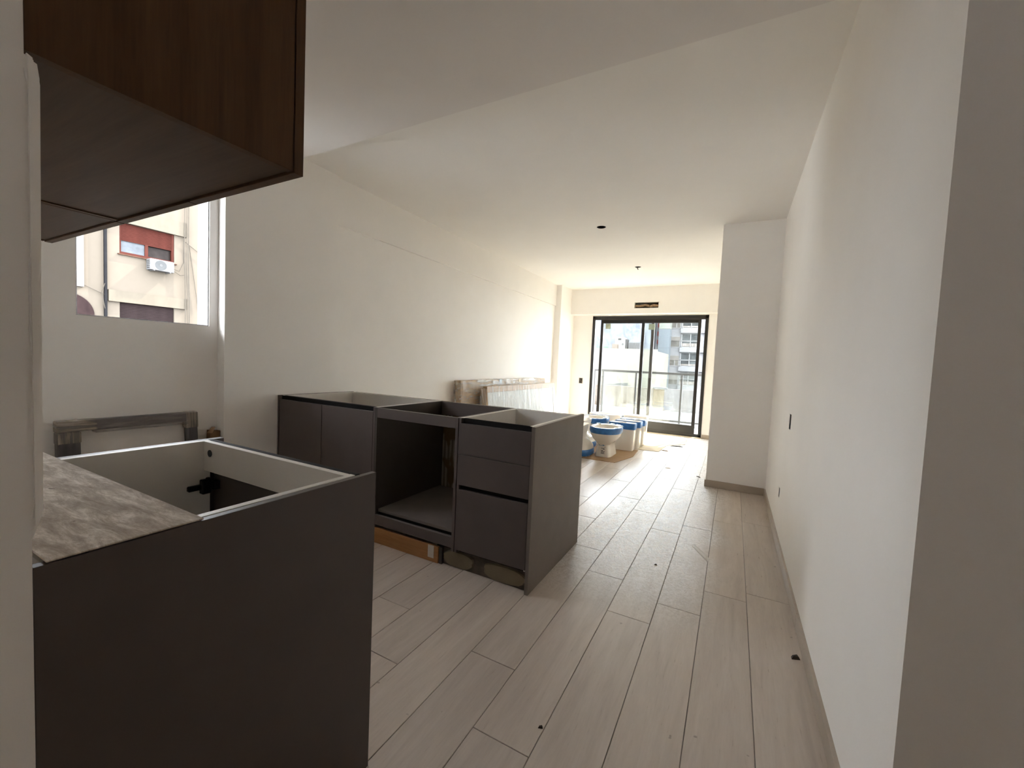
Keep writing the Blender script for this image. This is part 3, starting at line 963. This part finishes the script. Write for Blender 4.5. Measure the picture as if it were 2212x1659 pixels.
def cistern(label, x0, x1, y0, y1, h, rot=0.0):
    t = thing('cistern', label, 'cistern', ((x0 + x1) / 2, (y0 + y1) / 2, 0.006), 'taped cisterns by the balcony door')
    a, b = (x1 - x0) / 2, (y1 - y0) / 2
    MB().loft([oval(0, 0, a * .93, b * .93, 0.0, 9), oval(0, 0, a * .955, b * .955, 0.012, 9), oval(0, 0, a * .98, b * .99, h * .6, 9), oval(0, 0, a, b, h - 0.05, 9)]).build('tank', PORCELAIN, t, smooth=True, local=True)
    MB().loft([oval(0, 0, a * 1.02, b * 1.03, h - 0.05, 8), oval(0, 0, a * 1.03, b * 1.05, h - 0.012, 8), oval(0, 0, a * .97, b * .98, h, 8)]).build('lid', PORCELAIN, t, smooth=True, local=True)
    MB().loft([oval(0, 0, a * 1.025, b * 1.035, h - 0.085, 8), oval(0, 0, a * 1.045, b * 1.065, h - 0.012, 8), oval(0, 0, a * 1.0, b * 1.01, h + 0.002, 8)], False, False).build('tape_band', BLUE_TAPE, t, smooth=True, local=True)
    rnd = random.Random(label)
    for k in range(3):
        px, py = rnd.uniform(-a * .6, a * .6), rnd.uniform(-b * .6, b * .6)
        MB().box(px - .03, px + .03, py - .015, py + .015, h + .001, h + .006).build('film_scrap', SCRAP, t, local=True)
    t.rotation_euler = (0, 0, rot)
    return t


cistern('white taped cistern standing directly right of the stickered toilet', -1.53, -1.170, 5.87, 6.05, 0.385)
cistern('white taped cistern in the middle of the row of three', -1.50, -1.135, 6.09, 6.28, 0.39)
cistern('white taped cistern closest to the balcony door, in sunlight', -1.49, -1.125, 6.34, 6.58, 0.39, 0.03)
MB_open = MB().loft([oval(0, 0, .17, .10, 0, 8), oval(0, 0, .185, .115, .385, 8), oval(0, 0, .165, .095, .385, 8), oval(0, 0, .15, .085, .06, 8)])
o = MB_open.build('open_cistern', PORCELAIN, smooth=True)
o.location = (-1.38, 7.02, 0.0065)
tag(o, 'open white cistern without lid behind the taped cisterns', 'cistern')


def mat_sheet(name, pts, th, m_, label):
    o = MB().prism(pts, 'z', 0.0005, th).build(name, m_)
    return tag(o, label, 'cardboard')


mat_sheet('cardboard_sheet', [(-2.05, 5.03), (-1.215, 5.05), (-1.10, 5.55), (-1.13, 6.02), (-2.05, 6.05)], 0.006, CARDBOARD, 'brown cardboard sheet under the stickered toilet')
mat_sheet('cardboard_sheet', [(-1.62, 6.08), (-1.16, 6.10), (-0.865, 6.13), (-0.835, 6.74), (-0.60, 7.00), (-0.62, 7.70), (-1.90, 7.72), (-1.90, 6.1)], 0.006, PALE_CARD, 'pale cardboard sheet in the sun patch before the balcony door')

# small debris


def chip(name, x, y, z, size, label, m_=DARK_BIT, rot=0.3):
    s_ = size
    o = MB().hexa([(-s_[0], -s_[1], 0), (s_[0], -s_[1] * .7, 0), (s_[0] * .8, s_[1], 0), (-s_[0] * .7, s_[1] * .8, 0)],
                  [(-s_[0] * .6, -s_[1] * .7, s_[2]), (s_[0] * .7, -s_[1] * .4, s_[2] * .8), (s_[0] * .5, s_[1] * .7, s_[2]), (-s_[0] * .5, s_[1] * .5, s_[2] * .7)]).build(name, m_)
    o.location = (x, y, z)
    o.rotation_euler = (0, 0, rot)
    return tag(o, label, 'debris')


chip('rubble_chip', 0.302, 2.05, 0, (0.017, 0.010, 0.014), 'dark rubble chip beside the right skirting')
chip('rubble_chip', -0.478, 1.20, 0, (0.008, 0.005, 0.006), 'tiny dark chip on a plank joint in the foreground')
chip('wood_offcut', -0.70, 6.76, 0, (0.10, 0.018, 0.012), 'thin dark wood offcut at the corner of the pale cardboard', rot=0.25)
chip('wood_offcut', -0.80, 6.28, 0, (0.055, 0.016, 0.010), 'short brown wood offcut on the planks before the pale cardboard', CARDBOARD, rot=-0.4)
chip('rubble_chip', -0.34, 2.58, 0, (0.009, 0.006, 0.005), 'tiny dark chip on the dusty lane of floor')
chip('rubble_chip', -0.62, 5.2, 0, (0.035, 0.012, 0.006), 'small brown scrap on the floor left of the pier', CARDBOARD, rot=0.1)
chip('rubble_chip', -0.27, 5.0, 0, (0.03, 0.010, 0.006), 'small dark scrap on the floor at the foot of the pier', rot=-0.9)
chip('tile_sliver', -0.115, 2.92, 0, (0.02, 0.13, 0.004), 'pale thin sliver lying beside a plank joint', plain('pale_sliver', (0.5, 0.46, 0.41), 0.5), rot=0.5)

# ------------------------------------------------------------------ balcony and railing
structure(box('balcony_floor', plain('balcony_tile', (0.5, 0.47, 0.42), 0.7, 0.1), (-3.4, 0.8, 8.06, 9.25, -0.16, -0.02), bevel=0), 'balcony floor outside the sliding door')
structure(box('balcony_shade_slab', PLASTER, (-3.6, 1.0, 8.06, 8.72, 2.74, 2.9), bevel=0), 'unseen slab added above the balcony to cut high sky light')  # added out of view to dim the far end by the door
t = thing('balcony_railing', 'dark metal balcony railing with glass infill outside the door', 'railing', (-1.3, 9.0, 0))
RAIL = plain('dark_grey_steel', (0.028, 0.028, 0.028), 0.45, 0.2, 8, spec=0.5)
MB().box(-2.78, 0.6, 8.975, 9.025, 1.065, 1.112).build('top_rail', RAIL, t, 0.002)
MB().box(-2.76, -2.70, 8.97, 9.03, -0.02, 1.065).build('post', RAIL, t, 0.002)
for x in (-2.53, -1.82, -0.915, 0.0):
    MB().box(x - 0.018, x + 0.018, 8.982, 9.018, -0.02, 1.065).build('post', RAIL, t, 0.002)
MB().box(-2.70, 0.6, 8.985, 9.015, 0.10, 0.135).build('bottom_rail', RAIL, t, 0.002)
for a, b in ((-2.512, -1.838), (-1.802, -0.933), (-0.897, -0.018)):
    MB().box(a, b, 8.997, 9.003, 0.135, 1.065).build('pane', RAIL_GLASS, t)

# ------------------------------------------------------------------ city outside the balcony door
GROUND = -14
structure(box('ground', matte('street_ground', (0.055, 0.055, 0.051), 0.9), (-90, 60, -30, 120, GROUND - 0.5, GROUND), bevel=0), 'street level far below')
WHITE_R = stained('white_render', (0.151, 0.152, 0.156), (0.103, 0.103, 0.103), 0.5, 0.5)
GREY_R = stained('weathered_grey_render', (0.141, 0.149, 0.162), (0.051, 0.058, 0.073), 0.8, 0.9, 0.6, 3.5)
TAN_R = stained('cream_party_wall', (0.142, 0.134, 0.114), (0.098, 0.094, 0.074), 0.7, 0.45, 0.4, 4)
LOW_R = stained('stained_low_wall', (0.127, 0.112, 0.094), (0.060, 0.047, 0.035), 1.1, 0.8, 0.45, 6)
SLAB_R = stained('blue_grey_concrete', (0.083, 0.094, 0.103), (0.061, 0.069, 0.074), 0.8, 0.4)
PANE_D = matte('far_window_glass', (0.039, 0.043, 0.044), 0.15, 0.5, 0.9)
WHITE_F = matte('white_window_frame', (0.170, 0.170, 0.170), 0.6)
RED_R = matte('red_balcony_front', (0.103, 0.016, 0.012), 0.7)

t = thing('apartment_building', 'white apartment block with glazed balconies seen at the right of the door', 'building', (-2, 60, GROUND))
MB().box(-7.32, 8, 55, 65, GROUND, 15).build('wall', WHITE_R, t)
ST = 2.33
for k in range(-2, 4):
    zt = 5.63 + ST * k
    # wide glazed balcony, then the next one to its right
    for (x0, x1) in ((-5.97, -3.85), (-3.42, -1.30)):
        f = MB().box(x0, x1, 54.86, 54.98, zt - 0.08, zt).box(x0, x1, 54.86, 54.98, zt - 1.72, zt - 1.64).box(x0, x1, 54.86, 54.98, zt - 0.98, zt - 0.90)
        for x in (x0, (x0 + x1) / 2 - 0.05, x1 - 0.09):
            f.box(x, x + 0.09, 54.86, 54.98, zt - 1.70, zt - 0.02)
        fo = f.build('window', WHITE_F, t)
        MB().box(x0, x1, 54.95, 55.02, zt - 1.72, zt).build('pane', PANE_D, fo)
        MB().box(x0 + 0.1, x1 - 0.1, 54.90, 54.94, zt - 1.60, zt - 1.22 - 0.2 * (k % 2)).build('curtain', matte('pale_curtain', (0.134, 0.122, 0.111), 0.9, 0.4, 2.5, stretch=(3, 3, 1)), fo)
    MB().box(-6.05, -0.9, 54.55, 55.0, zt - 2.30, zt - 1.74).build('balcony_front', WHITE_R, t)
    zs = 5.22 + ST * k
    f = MB().box(-7.27, -6.08, 54.93, 54.99, zs - 0.05, zs + 0.02).box(-7.27, -6.08, 54.93, 54.99, zs - 1.32, zs - 1.25).box(-7.27, -7.20, 54.93, 54.99, zs - 1.3, zs).box(-6.15, -6.08, 54.93, 54.99, zs - 1.3, zs)
    if k % 2:
        f.box(-6.62, -6.55, 54.93, 54.99, zs - 1.3, zs)
    fo = f.build('window', WHITE_F, t)
    MB().box(-7.25, -6.1, 54.96, 55.02, zs - 1.3, zs).build('pane', matte('warm_far_glass', (0.073, 0.069, 0.062), 0.2, 0.3, 1.2), fo)
    MB().box(-7.25, -6.1, 54.90, 54.95, zs - 0.5 + 0.1 * k, zs - 0.02).build('blind', matte('beige_blind', (0.111, 0.103, 0.094), 0.9), fo)

t = thing('concrete_tower', 'plain blue-grey concrete slab tower left of the white block', 'building', (-7.6, 53, GROUND))
for a, b in ((GROUND, -3.3), (-3.29, -1.0), (-0.99, 1.35), (1.36, 3.66), (3.67, 5.90)):
    MB().box(-8.20, -6.95, 52.0, 53.4, a, b).build('panel', SLAB_R, t)
MB().box(-8.20, -6.95, 52.0, 53.4, 5.92, 12).build('panel', matte('pale_green_render', (0.122, 0.129, 0.114), 0.9), t)

t = thing('striped_building', 'narrow facade with red and white banded balconies between the towers', 'building', (-8.9, 55.5, GROUND))
MB().box(-9.9, -8.45, 54.8, 57, GROUND, 14).build('wall', WHITE_R, t)
for zz in (6.33, 5.28, 4.26, 7.4, 8.5):
    MB().hexa([(-9.15, 54.3, zz + .12), (-8.52, 54.3, zz - 0.05), (-8.52, 54.8, zz - 0.05), (-9.15, 54.8, zz + .12)], [(-9.15, 54.3, zz + .62), (-8.52, 54.3, zz + 0.48), (-8.52, 54.8, zz + 0.48), (-9.15, 54.8, zz + .62)]).build('balcony_front', RED_R, t)

tag(box('weathered_wall', GREY_R, (-24, -8.75, 50, 54.5, GROUND, 10.5), bevel=0), 'tall weathered grey party wall behind the rooftop machines', 'building')
t = thing('cream_building', 'cream windowless building whose flat roof carries machines', 'building', (-12, 43, GROUND))
MB().box(-24, -6.33, 40, 47.5, GROUND, 2.75).build('body', TAN_R, t)
t = thing('roof_parapet', 'low cream parapet with green strip along the flat roof edge', 'parapet', (-12, 40.1, 2.75))
MB().box(-24, -6.33, 40, 40.25, 2.752, 2.93).build('wall', TAN_R, t)
MB().box(-24, -11.0, 40.1, 40.22, 2.93, 3.10).build('green_strip', matte('green_roof_tarp', (0.073, 0.098, 0.079), 0.7), t)
WHITE_B = matte('white_sheet_metal', (0.170, 0.169, 0.164), 0.5)
t = thing('rooftop_machine', 'white cabinet machine with round fan on the cream roof', 'machine', (-11.2, 46, 2.75))
MB().prism([(-11.72, 2.75), (-10.62, 2.75), (-10.62, 4.25), (-10.78, 4.41), (-11.72, 4.41)], 'y', 45.6, 46.6).build('casing', WHITE_B, t)
MB().box(-11.40, -11.05, 45.57, 45.6, 4.10, 4.28).build('grille', matte('dark_grille', (0.030, 0.030, 0.030), 0.7), t)
MB().loft([[(-10.86 + 0.12 * math.cos(2 * PI * k / 16), yy, 3.65 + 0.14 * math.sin(2 * PI * k / 16)) for k in range(16)] for yy in (45.57, 45.61)]).build('fan', matte('grey_fan', (0.061, 0.061, 0.061), 0.6), t)
MB().box(-10.62, -10.38, 45.7, 46.4, 2.75, 4.2).build('duct', matte('dark_duct', (0.035, 0.035, 0.035), 0.7), t)
tag(box('rooftop_box', matte('tan_rooftop_box', (0.103, 0.086, 0.073), 0.9), (-11.78, -11.2, 44.6, 45.2, 2.75, 3.62), bevel=0.01), 'small tan box in front of the rooftop machine', 'box')
t = thing('rooftop_condenser', 'low grey slatted condenser right of the rooftop machine', 'machine', (-9.7, 46, 2.75))
MB().box(-10.3, -9.05, 45.8, 46.4, 2.75, 3.92).build('casing', matte('grey_condenser', (0.098, 0.098, 0.098), 0.6), t)
for k in range(8):
    MB().box(-10.22 + k * 0.145, -10.15 + k * 0.145, 45.76, 45.8, 2.95, 3.85).build('slat', matte('slat_grey', (0.049, 0.049, 0.049), 0.6), t)
t = thing('low_wall', 'stained tan and grey low building top across the yard', 'building', (-4, 26, GROUND))
MB().box(-14, -4.05, 25, 25.25, GROUND, 0.03).build('section', LOW_R, t)
MB().box(-4.04, -3.44, 25.02, 25.25, GROUND, -0.02).build('section', stained('ochre_wall_section', (0.122, 0.103, 0.073), (0.061, 0.044, 0.025), 1.2, 0.7), t)
MB().box(-3.43, 3, 25.0, 25.25, GROUND, 0.04).build('section', stained('violet_grey_wall', (0.108, 0.103, 0.103), (0.060, 0.051, 0.049), 1.3, 0.8), t)
MB().box(-4.06, -3.3, 24.95, 25.3, 0.03, 0.10).build('coping', matte('grey_coping', (0.073, 0.073, 0.073), 0.8), t)
MB().box(-14, 3, 24.6, 24.99, GROUND, -1.22).build('base_ledge', WHITE_R, t)
tag(MB().prism([(-11.2, -0.62), (-8.85, -0.62), (-8.85, -0.33), (-9.6, -0.36)], 'y', 38.6, 40).build('shed_roof', matte('grey_shed_roof', (0.055, 0.056, 0.055), 0.8)), 'small grey shed roof against the cream building', 'roof')

# ------------------------------------------------------------------ facade across the yard seen from the kitchen window
FX = -18.0
CREAM = stained('cream_facade_render', (0.091, 0.078, 0.063), (0.072, 0.062, 0.048), 0.9, 0.35, 0.4, 5)
t = thing('cream_facade', 'cream apartment facade with red-brown shutters across the yard', 'building', (FX - 3, 7, GROUND))
MB().holed([(-6, GROUND), (22, GROUND), (22, 7.1), (2.0, 7.1), (2.0, 3.3), (-6, 3.3)], [rect(6.0, 7.51, 4.15, 5.17), rect(6.0, 7.51, 0.9, 2.57)], 'x', FX - 0.4, FX).build('wall', CREAM, t)  # unseen low step in the outline shaped to let sky light into the kitchen
MB().box(FX - 3, FX - 0.4, 2.0, 22, GROUND, 7.1).build('core', matte('dim_room_inside', (0.016, 0.013, 0.012), 0.9), t)
MB().box(FX, FX + 0.12, 4.2, 5.12, 2.9, 7.1).build('pilaster', matte('white_pilaster', (0.091, 0.086, 0.081), 0.9), t)
for a, b in ((2.565, 2.935), (5.17, 5.67)):
    MB().box(FX, FX + 0.10, 5.70, 7.87, a, b).build('lintel_band', stained('stained_band', (0.086, 0.075, 0.059), (0.064, 0.056, 0.044), 2.0, 0.5, 0.2), t)
RED_S = matte('red_brown_shutter', (0.039, 0.011, 0.008), 0.55, 0.25, 4, stretch=(1, 1, 12))
DARK_S = matte('grey_brown_shutter', (0.016, 0.011, 0.011), 0.6, 0.3, 4, stretch=(1, 1, 12))


def shutter(name, y0, y1, z0, z1, n, m_, x):
    r = MB().box(x - 0.03, x - 0.02, y0, y1, z0, z1).build(name, m_, t)
    h = (z1 - z0) / n
    me = MB().box(0, 0.02, 0, y1 - y0, 0, h * 0.78).mesh('slat', bevel=0.004)
    me.materials.append(m_)
    for k in range(n):
        s_ = bpy.data.objects.new('slat', me)
        COL.objects.link(s_)
        s_.parent = r
        s_.location = (x - 0.02 - ORG[t][0], y0 - ORG[t][1], z0 + k * h - ORG[t][2])
    return r


shutter('roller_shutter', 6.03, 7.49, 4.60, 5.17, 13, RED_S, FX - 0.04)
w = MB().box(FX - 0.12, FX - 0.03, 6.0, 6.05, 4.15, 5.17).box(FX - 0.12, FX - 0.03, 7.44, 7.51, 4.15, 5.17).box(FX - 0.12, FX - 0.03, 6.05, 7.44, 4.15, 4.23) \
    .box(FX - 0.12, FX - 0.04, 6.685, 6.77, 4.23, 4.62).build('window', matte('red_brown_frame', (0.037, 0.011, 0.008), 0.5), t)
MB().box(FX - 0.10, FX - 0.09, 6.05, 6.685, 4.23, 4.62).build('pane', matte('painted_sky_pane', (0.058, 0.064, 0.071), 0.25, 0.3, 2.5, spec=0.35), w)  # pale blue-grey colour paints the sky's reflection onto a matte pane
MB().box(FX - 0.16, FX - 0.15, 6.77, 7.44, 4.23, 4.62).build('pane', matte('dark_pane', (0.016, 0.013, 0.012), 0.1, 0.2), w)
MB().box(FX, FX + 0.06, 5.95, 7.57, 4.115, 4.15).build('sill', matte('red_brown_sill', (0.046, 0.025, 0.017), 0.6), t)
shutter('roller_shutter', 6.02, 7.50, 1.2, 2.56, 28, DARK_S, FX - 0.04)
ar = MB()
pts = [(4.2, 0.5), (5.385, 0.5), (5.38, 2.0)] + [(4.78 + 0.60 * math.cos(a), 2.05 + 0.64 * math.sin(a)) for a in [k * PI / 24 for k in range(1, 13)]] + [(4.2, 2.69)]
ar.prism(pts, 'x', FX + 0.002, FX + 0.03)
ar.build('arched_door', matte('dark_brown_arched_door', (0.016, 0.010, 0.010), 0.7, 0.25, 3), t)
MB().box(FX + 0.02, FX + 0.10, 5.597, 5.668, GROUND, 7.1).build('rain_pipe', matte('black_rain_pipe', (0.009, 0.009, 0.010), 0.6), t, 0.01)
for y, r in ((7.78, 0.014), (7.85, 0.012), (7.905, 0.018)):
    MB().tube([(FX + 0.13, y, GROUND), (FX + 0.13, y + 0.02, 2.9), (FX + 0.13, y - 0.015, 4.3), (FX + 0.13, y, 7.05)], r, 6).build('cable', matte('grey_cable', (0.052, 0.046, 0.038), 0.7), t)
for pts in ([(FX + 0.06, 7.75, 5.05), (FX + 0.06, 8.5, 4.55)], [(FX + 0.05, 7.95, 4.9), (FX + 0.05, 8.25, 2.6)], [(FX + 0.06, 4.2, 3.4), (FX + 0.06, 5.6, 2.75)], [(FX + 0.12, 5.6, 3.1), (FX + 0.12, 5.52, 2.8), (FX + 0.12, 5.6, 2.3)],
            [(FX + 0.1, 7.45, 3.95), (FX + 0.1, 7.62, 3.9), (FX + 0.1, 7.75, 4.25), (FX + 0.1, 7.74, 5.1)], [(FX + 0.1, 7.45, 3.88), (FX + 0.1, 7.65, 3.76), (FX + 0.1, 7.78, 3.8)]):
    MB().tube(pts, 0.010, 6).build('cable', matte('thin_grey_cable', (0.046, 0.041, 0.034), 0.7), t)

t = thing('air_conditioner', 'white outdoor air conditioner unit under the red-shuttered window', 'air conditioner', (FX + 0.2, 7.1, 3.75))
AX0, AX1 = FX + 0.04, FX + 0.34
MB().box(AX0, AX1, 6.69, 7.37, 3.77, 4.14).build('casing', matte('white_ac_casing', (0.100, 0.100, 0.102), 0.5), t, 0.012)
ac = lambda r, x: [(x, 6.985 + r * math.cos(2 * PI * k / 28), 3.955 + r * math.sin(2 * PI * k / 28)) for k in range(28)]
MB().loft([ac(0.165, AX1 - 0.004), ac(0.165, AX1 + 0.006)]).build('fan_grille', matte('grey_fan_guard', (0.046, 0.048, 0.049), 0.5), t)
MB().loft([ac(0.045, AX1 + 0.004), ac(0.045, AX1 + 0.010)]).build('fan_hub', matte('pale_hub', (0.064, 0.065, 0.066), 0.5), t)
for k in range(5):
    for dx in (0.05, 0.16):
        MB().box(AX0 + dx, AX0 + dx + 0.08, 6.682, 6.69, 3.82 + k * 0.06, 3.85 + k * 0.06).build('vent_slot', CAVITY, t)  # solid strips, the shade of the slots painted dark
for y in (6.80, 7.26):
    MB().box(FX, AX1, y - 0.02, y + 0.02, 3.745, 3.77).build('bracket', matte('white_bracket', (0.084, 0.084, 0.084), 0.5), t)
